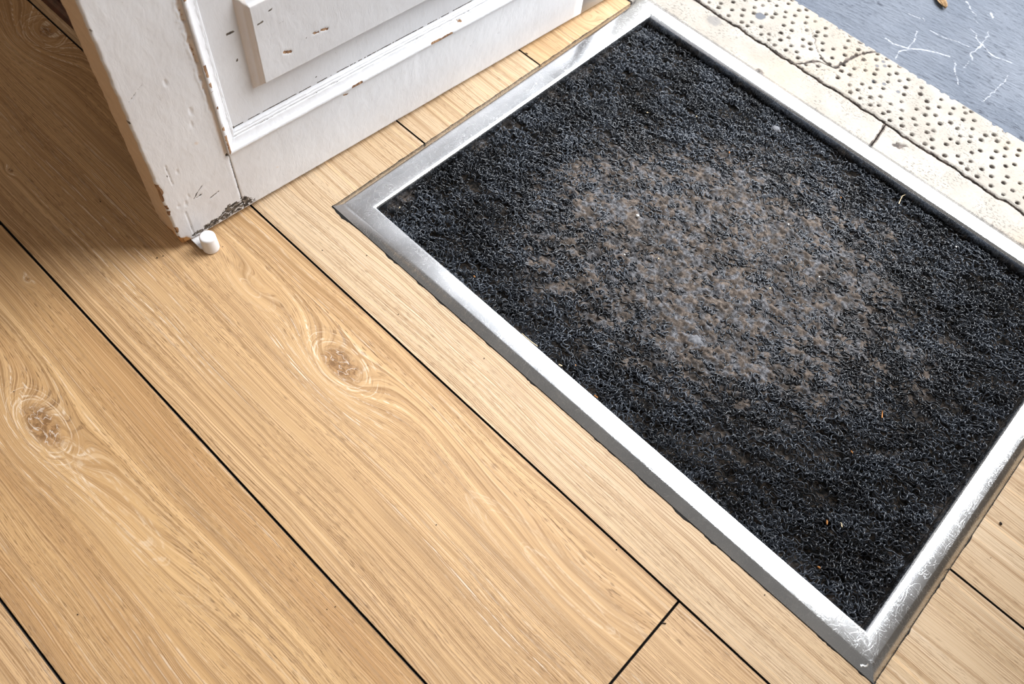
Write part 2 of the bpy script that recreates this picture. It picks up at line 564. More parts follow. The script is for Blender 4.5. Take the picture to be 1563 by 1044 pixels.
wE = wood('oak_board_e', 5, ca=(0.63, 0.480, 0.325), cb=(0.555, 0.400, 0.245), grain=0.9, lime=0.4)
wF = wood('oak_board_f', 6, ca=(0.62, 0.475, 0.32), cb=(0.54, 0.385, 0.235), grain=0.85, lime=0.4)
wG = wood('oak_board_g', 7, [(-0.025, 0.545, 0.03, 0.03, 0.02, 0)], ca=(0.66, 0.465, 0.275), cb=(0.57, 0.38, 0.205), grain=0.75)
def rect(x0, x1, y0, y1): return [(x0, y0), (x1, y0), (x1, y1), (x0, y1)]
plank(rect(XL, 0.45, S[0], S[1]), wD); plank(rect(0.45, XR, S[0], S[1]), wB)
plank(rect(XL, XR, S[1], S[2]), wA)
plank(rect(XL, -0.256, S[2], S[3]), wD); plank(rect(-0.256, 1.20, S[2], S[3]), wB); plank(rect(1.20, XR, S[2], S[3]), wD)
plank(rect(XL, 0.652, S[3], S[4]), wC); plank(rect(0.652, XR, S[3], S[4]), wD)
e = 0.010                                            # the boards run a little under the frame
plank([(XL, S[4]), (XR, S[4]), (XR, S[5]), (FX1 - e, S[5]), (FX1 - e, e), (e, e), (e, S[5]), (XL, S[5])], wE)
plank(rect(XL, e, S[5], S[6]), wF); plank(rect(FX1 - e, XR, S[5], S[6]), wF)
plank(rect(XL, e, S[6], S[7]), wG); plank(rect(FX1 - e, XR, S[6], S[7]), wG)

# ---- doorstep: a narrow course of stone, then the drilled slabs
step = link('doorstep', boxes('doorstep', [(-1.6, 1.9, 0.640, 0.858, -0.120, -0.012)]), MORTAR)
tag(step, 'worn cream limestone doorstep between steel mat frame and slate pavement', 'doorstep', kind='structure')

crack_y = [0.727, 0.762, 0.768, 0.790, 0.812, 0.835, 0.853, 0.872]
crack_x = [0.268, 0.290, 0.316, 0.320, 0.3225, 0.330, 0.338, 0.352]
vein1 = [(0.245, 0.812), (0.258, 0.800), (0.272, 0.784), (0.288, 0.772), (0.305, 0.766), (0.317, 0.769)]
vein2 = [(0.2985, 0.742), (0.306, 0.752), (0.318, 0.760), (0.330, 0.758)]
rg = random.Random(11)
holes = []
for i in range(-18, 72):
    for j in range(8):
        hx = -0.05 + i * 0.0196 + (0.5 if j % 2 else 0.0) * 0.0196 + j * 0.0022 + rg.uniform(-0.0052, 0.0052)
        hy = 0.7375 + j * 0.0172 + rg.uniform(-0.0042, 0.0042)
        if rg.random() < 0.09 or hy > 0.862: continue
        holes.append((hx, hy, rg.uniform(0.0032, 0.0042), rg.choice((1, 1, 1, 0.85, 0.6))))

def slab(x_lo, x_hi, ys, drilled):
    """x_lo / x_hi: functions of y giving the two end edges; top at z=0"""
    nv = len(ys)
    xa, xb = x_lo(ys), x_hi(ys)
    nu = int((xb.mean() - xa.mean()) / (0.00125 if drilled else 0.0016)) + 2
    t = np.linspace(0, 1, nu)
    X = xa[None] + (xb - xa)[None] * t[:, None]
    Y = np.repeat(ys[None], nu, 0).copy()
    y0, y1 = ys[0], ys[-1]
    wob = (fbm(X * 55, X * 0 + 1, 4) - 0.5) * 0.009 + (fbm(X * 9, X * 0 + 7, 5) - 0.5) * 0.006
    low = sstep(Y, y0 + 0.03, y0)
    hiw = sstep(Y, y1 - 0.03, y1)
    if drilled:
        Y = Y + wob * low
    else:
        Y = Y + wob * hiw - 0.001 * hiw
    Z = (fbm(X * 22, Y * 22, 8) - 0.5) * 0.0014
    dx = np.minimum(X - xa[None], xb[None] - X)
    dy0, dy1 = Y - Y[:, :1], Y[:, -1:] - Y
    grime = np.zeros_like(X); stain = np.zeros_like(X)
    edge = np.minimum(dy0, dx) if drilled else np.minimum(dy1, dx)
    Z -= 0.0016 * sstep(edge, 0.004, 0.0)
    grime += 0.85 * sstep(edge + (fbm(X * 150, Y * 150, 27) - 0.5) * 0.006, 0.0026, 0.0004) + 0.25 * sstep(edge, 0.016, 0.0) * fbm(X * 60, Y * 60, 9)
    if drilled:
        Z -= 0.020 * sstep(dy1, 0.010, 0.0) ** 2          # rounded nosing
        for hx, hy, r, dep in holes:
            if hx < xa.min() - 0.01 or hx > xb.max() + 0.01: continue
            sl = (np.abs(X - hx) < r * 2) & (np.abs(Y - hy) < r * 2)
            if not sl.any(): continue
            d = np.hypot(X[sl] - hx, (Y[sl] - hy) * 1.02) / r
            w_ = sstep(d, 1.08, 0.66)
            Z[sl] -= 0.0042 * dep * w_
            grime[sl] = np.maximum(grime[sl], (0.35 + 0.55 * dep) * sstep(d, 1.08, 0.7))
        for pl, wd in ((vein1, 0.0022), (vein2, 0.0016)):
            d = segdist(X + (fbm(X * 160, Y * 160, 2) - 0.5) * 0.008, Y + (fbm(X * 160, Y * 160, 19) - 0.5) * 0.008, pl)
            wd = wd * 0.45
            Z -= 0.0014 * sstep(d, wd, wd * 0.3)
            grime = np.maximum(grime, 0.9 * sstep(d, wd * 1.5, wd * 0.4) * sstep(fbm(X * 70, Y * 70, 20), 0.25, 0.5))
        grime += 0.42 * sstep(fbm(X * 26, Y * 30, 46), 0.50, 0.72) * fbm(X * 120, Y * 120, 47)
        dcr = np.hypot(X - 0.30, Y - 0.775)
        grime += 0.60 * sstep(dcr, 0.06, 0.0) * fbm(X * 90, Y * 90, 3)
        dcr = np.hypot((X - 0.62) * 0.5, Y - 0.755)
        grime += 0.30 * sstep(dcr, 0.06, 0.0) * fbm(X * 110, Y * 110, 6)
        gx = np.hypot((X - 0.1639) * 0.95, (Y - 0.7777) * 0.85) + (fbm(X * 120, Y * 120, 21) - 0.5) * 0.004
        stain = np.maximum(stain, 0.95 * sstep(gx, 0.0088, 0.0075))
        for (sx, sy) in ((0.364, 0.845), (0.371, 0.838), (0.362, 0.828), (0.392, 0.800), (0.377, 0.792), (0.417, 0.802)):
            stain = np.maximum(stain, 0.8 * sstep(np.hypot(X - sx, Y - sy), 0.0042, 0.003))
    else:
        d = np.hypot((X - 0.4745) * 0.9, Y - 0.7245) + (fbm(X * 130, Y * 130, 12) - 0.5) * 0.012
        grime = np.maximum(grime, 0.9 * sstep(d, 0.0085, 0.004))
        d = np.hypot((X - 0.476) * 0.8, Y - 0.701) + (fbm(X * 130, Y * 130, 13) - 0.5) * 0.016
        pit = sstep(d, 0.0095, 0.005)
        grime = np.maximum(grime, 0.8 * pit); Z -= 0.002 * pit
        d = np.hypot((X - 0.238) * 0.6, Y - 0.668) + (fbm(X * 90, Y * 90, 14) - 0.5) * 0.006
        grime = np.maximum(grime, 0.65 * sstep(d, 0.006, 0.003))
        grime = np.maximum(grime, 0.40 * sstep(dy0, 0.036, 0.026) * (fbm(X * 40, Y * 80, 15) > 0.52))
        grime += 0.42 * sstep(X, 0.585, 0.68) * fbm(X * 70, Y * 70, 16) + 0.42 * sstep(X, 0.16, 0.03) * fbm(X * 70, Y * 70, 17)
        d = np.hypot(X - 0.118, (Y - 0.708) * 1.2) + (fbm(X * 80, Y * 80, 18) - 0.5) * 0.02
        stain = np.maximum(stain, 0.40 * sstep(d, 0.014, 0.006))
    top = np.stack([X, Y, Z], -1).reshape(-1, 3)
    nvert = len(top)
    idx = np.arange(nvert).reshape(nu, nv)
    per = np.concatenate([idx[:, 0], idx[-1, 1:], idx[-2::-1, -1], idx[0, -2:0:-1]])
    bot = top[per].copy(); bot[:, 2] = -0.0125 if not drilled else -0.02
    m_ = len(per)
    k = np.arange(m_); k2 = (k + 1) % m_
    side = np.stack([per[k], nvert + k, nvert + k2, per[k2]], -1)
    V = np.concatenate([top, bot]); Q = np.concatenate([grid_quads(nu, nv), side])
    me = fast_mesh('stone', V, Q)
    W = np.zeros((len(V), 3)); W[:nvert, 1] = np.clip(grime, 0, 1.2).ravel(); W[:nvert, 2] = stain.ravel()
    W[nvert:, 1] = 0.9
    set_wear(me, W)
    return link('stone', me, STONE, step)
cf = lambda v: (lambda y: np.full_like(y, v))
ys2 = np.linspace(0.7262, 0.8665, 112)
slab(cf(-0.30), lambda y: np.interp(y, crack_y, crack_x) + (fbm(y * 130, y * 0, 31) - 0.5) * 0.005 - 0.0006, ys2, True)
slab(lambda y: np.interp(y, crack_y, crack_x) + (fbm(y * 130, y * 0, 31) - 0.5) * 0.005 + 0.0007, cf(1.15), ys2, True)
ys1 = np.linspace(0.638, 0.7240, 56)
jx = lambda y: np.interp(y, [0.64, 0.678, 0.721, 0.73], [0.4495, 0.4465, 0.4405, 0.440])
slab(cf(-0.30), lambda y: jx(y) - 0.0008, ys1, False)
slab(lambda y: jx(y) + 0.0009, cf(1.15), ys1, False)

# ---- pavement outside, one step down
PZ = -0.05
xs = dense([(-2.2, 0.10, 0.3), (0.10, 0.62, 0.0016), (0.62, 3.0, 0.3)])
ys = dense([(0.855, 0.93, 0.02), (0.93, 1.25, 0.0016), (1.25, 4.0, 0.3)])
X, Y = np.meshgrid(xs, ys, indexing='ij')
Wp = np.zeros((X.size, 3))
sc = np.zeros_like(X)
SCR = [(3, [(0.3206, 0.9721), (0.3374, 0.9711), (0.3628, 0.9804), (0.3837, 0.9998), (0.4032, 1.0124), (0.4244, 1.0218)]),
 (2.2, [(0.3628, 0.9804), (0.359, 0.9965), (0.3575, 1.018), (0.3495, 1.0348)]),
 (2.2, [(0.3645, 0.9774), (0.3551, 0.9613), (0.3615, 0.9387)]),
 (1.8, [(0.3649, 1.0556), (0.3917, 1.0581), (0.4173, 1.0672), (0.437, 1.0723)]),
 (2.2, [(0.3719, 1.1844), (0.3939, 1.1657), (0.4034, 1.1604)]),
 (2.6, [(0.4175, 1.1202), (0.4369, 1.1032), (0.4501, 1.0979)]),
 (1.8, [(0.4501, 1.0979), (0.4467, 1.1227), (0.44, 1.1413)]),
 (2.8, [(0.4501, 1.0979), (0.4494, 1.0712), (0.447, 1.0582), (0.4575, 1.0453)]),
 (2.2, [(0.4485, 1.1011), (0.4682, 1.088), (0.4828, 1.0873), (0.5096, 1.0957)]),
 (1.8, [(0.439, 1.0163), (0.448, 0.9946), (0.4608, 0.9802), (0.4702, 0.9671)]),
 (1.3, [(0.4527, 1.0372), (0.456, 1.0161)]),
 (1.5, [(0.5186, 1.059), (0.5214, 1.0404), (0.5218, 1.0168), (0.5185, 0.9637)]),
 (3.5, [(0.4201, 1.1913), (0.4287, 1.1795)]), (2, [(0.3396, 1.0767), (0.345, 1.0695)]),
 (1.5, [(0.3134, 1.0648), (0.3372, 1.0712)]), (2, [(0.4053, 1.149), (0.413, 1.1445)])]
wobx = (fbm(X * 120, Y * 120, 41) - 0.5) * 0.008
for w_, pl in SCR:
    d = segdist(X + wobx, Y + wobx * 0.7, pl)
    r = w_ * 0.00044
    sc = np.maximum(sc, 0.80 * sstep(d, r * 1.8, r * 0.2) * (0.55 + 0.8 * fbm(X * 60, Y * 60, 44)) + 0.20 * sstep(d, r * 6, 0))
Wp[:, 0] = sc.ravel()
Z = PZ + (fbm(X * 14, Y * 40, 42) - 0.5) * 0.003
me = fast_mesh('pavement', np.stack([X, Y, Z], -1).reshape(-1, 3), grid_quads(len(xs), len(ys)))
set_wear(me, Wp)
pav = link('pavement', me, SLATE)
tag(pav, 'blue grey slate pavement with white scratches beyond the doorstep', 'pavement', kind='structure')

# ---- walls: the dark fitting behind the door, and the front wall the door hangs on
wl = link('wall_left', boxes('wall_left', [(-1.55, -0.17, -0.048, 0.60, 0.085, 2.4)]), MAROON)
tag(wl, 'dark maroon wall panel behind the open white door', 'wall', kind='structure')
bl = link('baseboard_left', boxes('baseboard_left', [(-1.55, -0.17, -0.053, 0.60, 0.0, 0.085)]), MAROON)
tag(bl, 'dark maroon baseboard along plank floor behind the white door', 'baseboard', kind='structure')
pr = [(-0.053, 0.0), (-0.0635, 0.0), (-0.0635, 0.007), (-0.0615, 0.0115), (-0.0575, 0.0145), (-0.053, 0.016)]
V = [(-1.55, y, z) for y, z in pr] + [(-0.17, y, z) for y, z in pr]
n_ = len(pr)
F = [(i, i + 1, n_ + i + 1, n_ + i) for i in range(n_ - 1)] + [tuple(range(n_)), tuple(range(2 * n_ - 1, n_ - 1, -1))]
link('beading', mesh('beading', V, F), REDWOOD, bl)
wf = link('wall_front', boxes('wall_front', [(-2.0, -0.05, 0.672, 0.85, 0.0, 2.5), (0.945, 2.2, 0.672, 0.85, 0.0, 2.5)]), PLASTER)
tag(wf, 'plaster front wall on both sides of the doorway', 'wall', kind='structure')

# ---- door_1
TH = 0.05741138612964099
door = empty('door_1', (-0.0731, -0.1816, 0.0), math.pi / 2 - TH)
tag(door, 'old white panelled wooden door standing open, paint chipped along its edges', 'door', kind='structure')
# local frame: x along the door from its free edge, y into its thickness, z up
STROKES = [
('dark', 0, 3, [(0.1665, 0.2614), (0.1724, 0.2619)]), ('dark', 0, 2.2, [(0.1826, 0.2713), (0.1861, 0.2721)]),
('brown', 0, 3, [(0.2427, 0.2157), (0.2516, 0.2131)]), ('brown', 0, 2.6, [(0.2326, 0.2162), (0.2397, 0.2144)]),
('brown', 0, 4, [(0.191, 0.2107), (0.1993, 0.2072)]), ('grey', 0, 1, [(0.1833, 0.2489), (0.1965, 0.251)]),
('grey', 0, 1, [(0.2081, 0.2532), (0.2226, 0.2565)]), ('dark', 0, 1.5, [(0.2215, 0.2153), (0.2223, 0.2149)]),
('dark', 1, 3, [(0.1340, 0.2560), (0.1427, 0.2558)]), ('black', 1, 2.4, [(0.1385, 0.2190), (0.1388, 0.2188)]),
('black', 1, 2.4, [(0.2340, 0.1413), (0.2345, 0.1410)]), ('grey', 1, 1.5, [(0.2405, 0.1400), (0.2414, 0.1395)]),
('tan', 2, 4, [(0.2756, 0.1125), (0.2901, 0.1125)]), ('tan', 2, 4, [(0.4082, 0.1130), (0.4256, 0.1125), (0.4444, 0.1125)]),
('tan', 2, 3.5, [(0.4582, 0.1213), (0.4641, 0.1205)]), ('tan', 0, 2.5, [(0.2633, 0.1042), (0.2683, 0.1024)]),
('black', 0, 4, [(0.0913, 0.1104), (0.0929, 0.1093)]),
('brown', 0, 7, [(0.0, 0.1181), (0.0015, 0.1057)]), ('brown', 0, 5, [(0.0003, 0.1019), (0.0, 0.0932)]),
('grey', 0, 2.5, [(0.0349, 0.0709), (0.0424, 0.0786), (0.0504, 0.0847)]), ('grey', 0, 2, [(0.0384, 0.0706), (0.0451, 0.0717)]),
('grey', 0, 2.5, [(0.0533, 0.0581), (0.0622, 0.0601), (0.0672, 0.0613)]),
('crack', 0, 1.6, [(0.0176, 0.1408), (0.0180, 0.1103)]), ('crack', 0, 2.0, [(0.0196, 0.0575), (0.0196, 0.0371), (0.0193, 0.0106)]),
('crack', 0, 2.4, [(0.0921, 0.1005), (0.0921, 0.0692), (0.0921, 0.0090)]),
('yellow', 0, 4, [(0.0598, 0.1511), (0.061, 0.1493)]), ('yellow', 0, 2.5, [(0.1503, 0.0472), (0.1512, 0.0466)]),
('dark', 0, 1.6, [(0.0154, 0.1262), (0.0158, 0.1248)]), ('dark', 0, 1.2, [(0.0567, 0.0848), (0.0571, 0.0845)]),
('dark', 0, 1.8, [(0.001, 0.3363), (0.0017, 0.3345)]), ('dark', 0, 2.2, [(0.0, 0.2207), (0.0008, 0.2184)]),
('grey', 0, 1, [(0.1318, 0.0782), (0.136, 0.08)]), ('grey', 0, 1.5, [(0.4827, 0.0687), (0.4899, 0.0743)]),
('grey', 0, 1.5, [(0.5355, 0.0627), (0.538, 0.0638)]), ('grey', 0, 1.2, [(0.0081, 0.2437), (0.0262, 0.256)])]

def door_wear(s, z, y, layer):
    """wear (R chip, G grime, B tan) and paint relief for points of the door"""
    chip = np.zeros_like(s); grime = np.zeros_like(s); tan = np.zeros_like(s); dep = np.zeros_like(s)
    jag = (fbm(s * 260, z * 260, 3) - 0.5) * 0.004
    for kind, ly, w_, pts in STROKES:
        if ly != layer: continue
        d = segdist(s, z, pts) + jag * (0.15 if kind == 'crack' else 0.4)
        r = w_ * 0.00042
        f = sstep(d, r * 1.7, r * 0.4) * sstep(y, 0.007, 0.003)
        if kind in ('brown', 'tan'): chip = np.maximum(chip, f); dep += 0.0006 * f
        elif kind == 'black': grime = np.maximum(grime, f * 1.3); dep += 0.0015 * f
        elif kind == 'dark': grime = np.maximum(grime, f * 0.95)
        elif kind == 'crack': grime = np.maximum(grime, f * (0.26 + 0.36 * fbm(z * 90, s * 0, 43))); dep += 0.0007 * f
        elif kind == 'grey': grime = np.maximum(grime, f * 0.58); dep += 0.0004 * f
        elif kind == 'yellow': tan = np.maximum(tan, f * 0.35)
    if layer == 0:
        # foot of the door: scuffed and black with grime
        g1 = sstep(s, 0.135, 0.085) * sstep(s, -0.02, 0.02)
        hgt = 0.0110 + (0.005 + 0.016 * np.exp(-((s - 0.088) / 0.030) ** 2)) * g1 * (0.55 + 0.9 * fbm(s * 70, z * 8, 6))
        grime = np.maximum(grime, 0.98 * sstep(z, hgt + 0.006, hgt - 0.004) * g1 * (0.46 + 0.62 * sstep(fbm(s * 330, z * 520, 29), 0.36, 0.58)) * (0.35 + 0.65 * sstep(z, 0.0088, 0.0118)))
        grime = np.maximum(grime, 0.42 * sstep(z, hgt + 0.009, hgt) * g1 * fbm(s * 300, z * 300, 9) * 1.5)
        grime = np.maximum(grime, 0.45 * sstep(z, 0.014, 0.0085) * (fbm(s * 60, z * 0, 7) > 0.56))
        # ragged paint along the free edge
        ed = np.hypot(s, np.maximum(y, 0))
        e1 = sstep(z, 0.16, 0.03)
        chip = np.maximum(chip, sstep(ed + jag * 1.5, 0.0050, 0.0010) * (0.25 + 0.75 * e1) * sstep(fbm(s * 0, z * 85, 5), 0.47, 0.60))
        # bare corner
        dc = np.hypot(s * 0.8 + y * 0.30, (z - 0.0085) * 0.9) + jag * 1.5
        chip = np.maximum(chip, sstep(dc, 0.0125, 0.008))
        grime *= sstep(dc, 0.010, 0.016)
        dep += 0.0012 * sstep(dc, 0.013, 0.002)
        tan = np.maximum(tan, sstep(dc, 0.0135, 0.0095))
        # flaking seam between stile and moulding
        sw = 0.0888 + (fbm(z * 55, z * 0 + 3, 11) - 0.5) * 0.007 + (fbm(z * 260, z * 0 + 5, 17) - 0.5) * 0.0045
        fl_ = sstep(np.abs(s - sw) + jag * 0.7, 0.0028, 0.0012) * sstep(z, 0.108, 0.125) * sstep(fbm(z * 48, z * 0, 12), 0.38, 0.52) * (z < 0.36)
        hz = 0.25 + 0.75 * sstep(z, 0.17, 0.235)
        fl_ = fl_ * hz
        chip = np.maximum(chip, fl_ * 0.44); dep += 0.0013 * fl_; tan = np.maximum(tan, fl_ * 0.5)
        tan = np.maximum(tan, 0.35 * sstep(np.abs(s - 0.0895), 0.004, 0.001) * sstep(z, 0.105, 0.12) * (z < 0.36))
        lip = 0.6 * hz * sstep(np.abs(s - sw + 0.0040) + jag * 1.6, 0.0016, 0.0003) * (z > 0.11) * (z < 0.36)
        dep -= 0.0009 * lip
        tan = np.maximum(tan, 0.80 * sstep(y, 0.0016, 0.005))
        # dents
        for (ds, dz, r) in ((0.0145, 0.073, 0.004), (0.0235, 0.071, 0.004), (0.030, 0.080, 0.003), (0.028, 0.125, 0.0035), (0.05, 0.245, 0.004), (0.066, 0.196, 0.0045), (0.062, 0.178, 0.004)):
            d = np.hypot((s - ds) * 1.5, (z - dz) * 0.6) / r
            d = d + (fbm(s * 400, z * 300, 26) - 0.5) * 1.1
            dep += 0.0007 * sstep(d, 1.0, 0.1)
        dep += (fbm(s * 55, z * 30, 14) - 0.5) * 0.0007
    elif layer == 1:
        ln = sstep(np.abs(z - 0.1315) + jag * 0.35, 0.0011, 0.0004) * (fbm(s * 120, s * 0 + 3, 15) > 0.42)
        grime = np.maximum(grime, ln * 0.9)
        dk = sstep(np.hypot(s - 0.1125, z - 0.1315), 0.0035, 0.001)
        grime = np.maximum(grime, dk)
    return chip, grime, tan, dep

def loft(name, prof, ts, fmap, caps=True):
    """closed cross-section prof (n,2) carried along ts by fmap(a, b, t) -> xyz"""
    a, b = np.array(prof)[:, 0], np.array(prof)[:, 1]
    n, m = len(a), len(ts)
    A, T = np.repeat(a[None], m, 0), np.repeat(np.array(ts)[:, None], n, 1)
    B = np.repeat(b[None], m, 0)
    P = fmap(A, B, T)
    i = np.arange(m - 1)[:, None] * n
    j = np.arange(n)[None]
    j2 = (j + 1) % n
    Q = np.stack([i + j, i + j2, i + n + j2, i + n + j], -1).reshape(-1, 4)
    return P.reshape(-1, 3), Q

def door_member(name, prof, ts, axis, layer=0, foot=False):
    """prof in (x or z, y); axis 'z' = upright, 'x' = horizontal. Front side gets relief and wear."""
    out = {}
    def fmap(A, B, T):
        s = A if axis == 'z' else T
        z = T if axis == 'z' else A
        c, g, t, d = door_wear(s, z, B, layer)
        out['w'] = np.stack([c, g, t], -1).reshape(-1, 3)
        front = (B < 0.012) if layer == 0 else np.ones_like(B, bool)
        y = B + np.where(front, d, 0)
        x = s.copy()
        if layer == 0 and axis == 'z':
            sidef = (s < 0.0005) & (B > 0.001)
            x = x + np.where(s < 0.004, (fbm(z * 120, B * 90, 22) - 0.5) * 0.0022 + 0.0035 * sstep(z, 0.03, 0.006) * fbm(z * 300, B * 200, 23), 0)
        if foot:
            rag = (fbm(s * 110, B * 60, 25) - 0.35) * 0.0030 * sstep(s, 0.16, 0.10)
            z = z + rag * sstep(z, 0.022, 0.0085)
        return np.stack([x, y, z], -1)
    V, Q = loft(name, prof, ts, fmap)
    n, m = len(prof), len(ts)
    if axis == 'x':
        Q = Q[:, ::-1]
    me = fast_mesh(name, V, Q, True)
    # end caps
    import bmesh
    bm = bmesh.new(); bm.from_mesh(me); bm.verts.ensure_lookup_table()
    c0 = [bm.verts[i] for i in range(n)]; c1 = [bm.verts[i] for i in range((m - 1) * n, m * n)]
    for c in (c0, c1):
        f = bm.faces.new(c)
    bmesh.ops.recalc_face_normals(bm, faces=bm.faces)
    bm.to_mesh(me); bm.free()
    set_wear(me, out['w'])
    return link(name, me, PAINT, door)

def line(p, q, st):
    L = math.dist(p, q); k = max(1, int(round(L / st)))
    return [(p[0] + (q[0] - p[0]) * i / k, p[1] + (q[1] - p[1]) * i / k) for i in range(k)]
DT = 0.050
SW = 0.0925                                          # stile width
r_ = 0.0022
prof = line((0, DT), (0, r_), 0.003) + [(0.0, r_), (0.0004, 0.0010), (0.0010, 0.0004), (r_, 0.0)] \
     + line((r_ + 0.0012, 0), (SW, 0), 0.0012) + [(SW, 0.0), (SW, DT)]
door_member('stile', prof, dense([(0.0085, 0.37, 0.0013), (0.37, 2.0, 0.2)]), 'z', 0, True)
DW = 0.815
prof = [(SWx + DW - SW, y) for SWx, y in ((0, 0), (SW, 0), (SW, DT), (0, DT))]
door_member('stile', prof, dense([(0.0085, 0.4, 0.02), (0.4, 2.0, 0.2)]), 'z', 3)
ZB0, ZB1, ZT0 = 0.0085, 0.111, 0.3565
prof = line((ZB0, 0), (ZB1, 0), 0.0014) + [(ZB1, 0), (ZB1, DT), (ZB0, DT)]
door_member('rail', prof, dense([(SW + 0.0006, 0.62, 0.0016), (0.62, DW - SW, 0.02)]), 'x', 0, True)
prof = [(ZT0, 0), (ZT0 + 0.16, 0), (ZT0 + 0.16, DT), (ZT0, DT)]
door_member('rail', prof, dense([(SW, DW - SW, 0.03)]), 'x', 3)
prof = [(1.88, 0), (2.0, 0), (2.0, DT), (1.88, DT)]
door_member('rail', prof, dense([(SW, DW - SW, 0.1)]), 'x', 3)
link('upper_panel', boxes('upper_panel', [(SW, DW - SW, 0.015, 0.035, ZT0 + 0.16, 1.88)]), PAINT, door)
# lower panel: sunk field with a raised, bevelled block
FD = 0.0124
def panel_mesh():
    px = dense([(SW, 0.46, 0.0016), (0.46, DW - SW, 0.01)])
    pz = dense([(ZB1, 0.30, 0.0016), (0.30, ZT0, 0.004)])
    fx0, fx1, fz0, fz1, bw = 0.1605, DW - 0.1605, 0.1825, 0.285, 0.0105
    # put grid lines on the bevel edges
    px = np.unique(np.concatenate([px, [fx0, fx0 - bw, fx0 - bw * .55, fx0 - bw * .45, fx1, fx1 + bw, fx0 - 0.0012]]))
    pz = np.unique(np.concatenate([pz, [fz0, fz0 - bw, fz1, fz1 + bw]]))
    Xp, Zp = np.meshgrid(px, pz, indexing='ij')
    dx = np.maximum(fx0 - Xp, Xp - fx1); dz = np.maximum(fz0 - Zp, Zp - fz1)
    q = np.maximum(dx, dz) / bw                       # 0 face .. 1 field
    hprof = np.interp(q, [-1, 0, 0.04, 0.18, 0.46, 0.50, 0.56, 0.90, 1.0, 1.3, 9], [0, 0, 0.0004, 0.0030, 0.0052, 0.0052, 0.0072, 0.0113, 0.0122, FD, FD])
    face = q < 0.02
    c0, g0, t0, d0 = door_wear(Xp, Zp, Xp * 0, 1)
    # marks on the face live in layer 0 list but must not take the stile's wear
    c1, g1 = np.zeros_like(Xp), np.zeros_like(Xp)
    jag = (fbm(Xp * 260, Zp * 260, 3) - 0.5) * 0.004
    for kind, ly, w_, pts in STROKES:
        if ly != 0 or pts[0][0] < 0.15 or pts[0][1] < 0.18: continue
        d = segdist(Xp, Zp, pts) + jag * 0.4; r = w_ * 0.00046
        f = sstep(d, r * 1.5, r * 0.5)
        if kind == 'brown': c1 = np.maximum(c1, f)
        else: g1 = np.maximum(g1, f * (0.95 if kind == 'dark' else 0.5))
    chip = np.where(face, c1, 0); grime = np.where(face, g1, np.where(q > 1.2, g0, 0))
    tan = np.where((q > 0.02) & (q < 1.1) & (Xp < fx0), 0.26, 0) + 0.14 * sstep(np.abs(q - 0.05), 0.1, 0)  # left bevel: shade and warm floor bounce painted in as tan; faint edge tint
    Yp = hprof + np.where(face, c1 * 0.0007, 0) + (fbm(Xp * 50, Zp * 50, 33) - 0.5) * 0.0006
    n1, n2 = len(px), len(pz)
    V = np.stack([Xp, Yp, Zp], -1).reshape(-1, 3)
    nt = len(V)
    idx = np.arange(nt).reshape(n1, n2)
    per = np.concatenate([idx[:, 0], idx[-1, 1:], idx[-2::-1, -1], idx[0, -2:0:-1]])
    bk = V[per].copy(); bk[:, 1] = 0.032
    k = np.arange(len(per)); k2 = (k + 1) % len(per)
    side = np.stack([per[k], nt + k, nt + k2, per[k2]], -1)
    me = fast_mesh('panel', np.concatenate([V, bk]), np.concatenate([grid_quads(n1, n2), side]))
    set_wear(me, np.stack([chip, grime, tan], -1).reshape(-1, 3))
    return link('panel', me, PAINT, door)
panel_mesh()
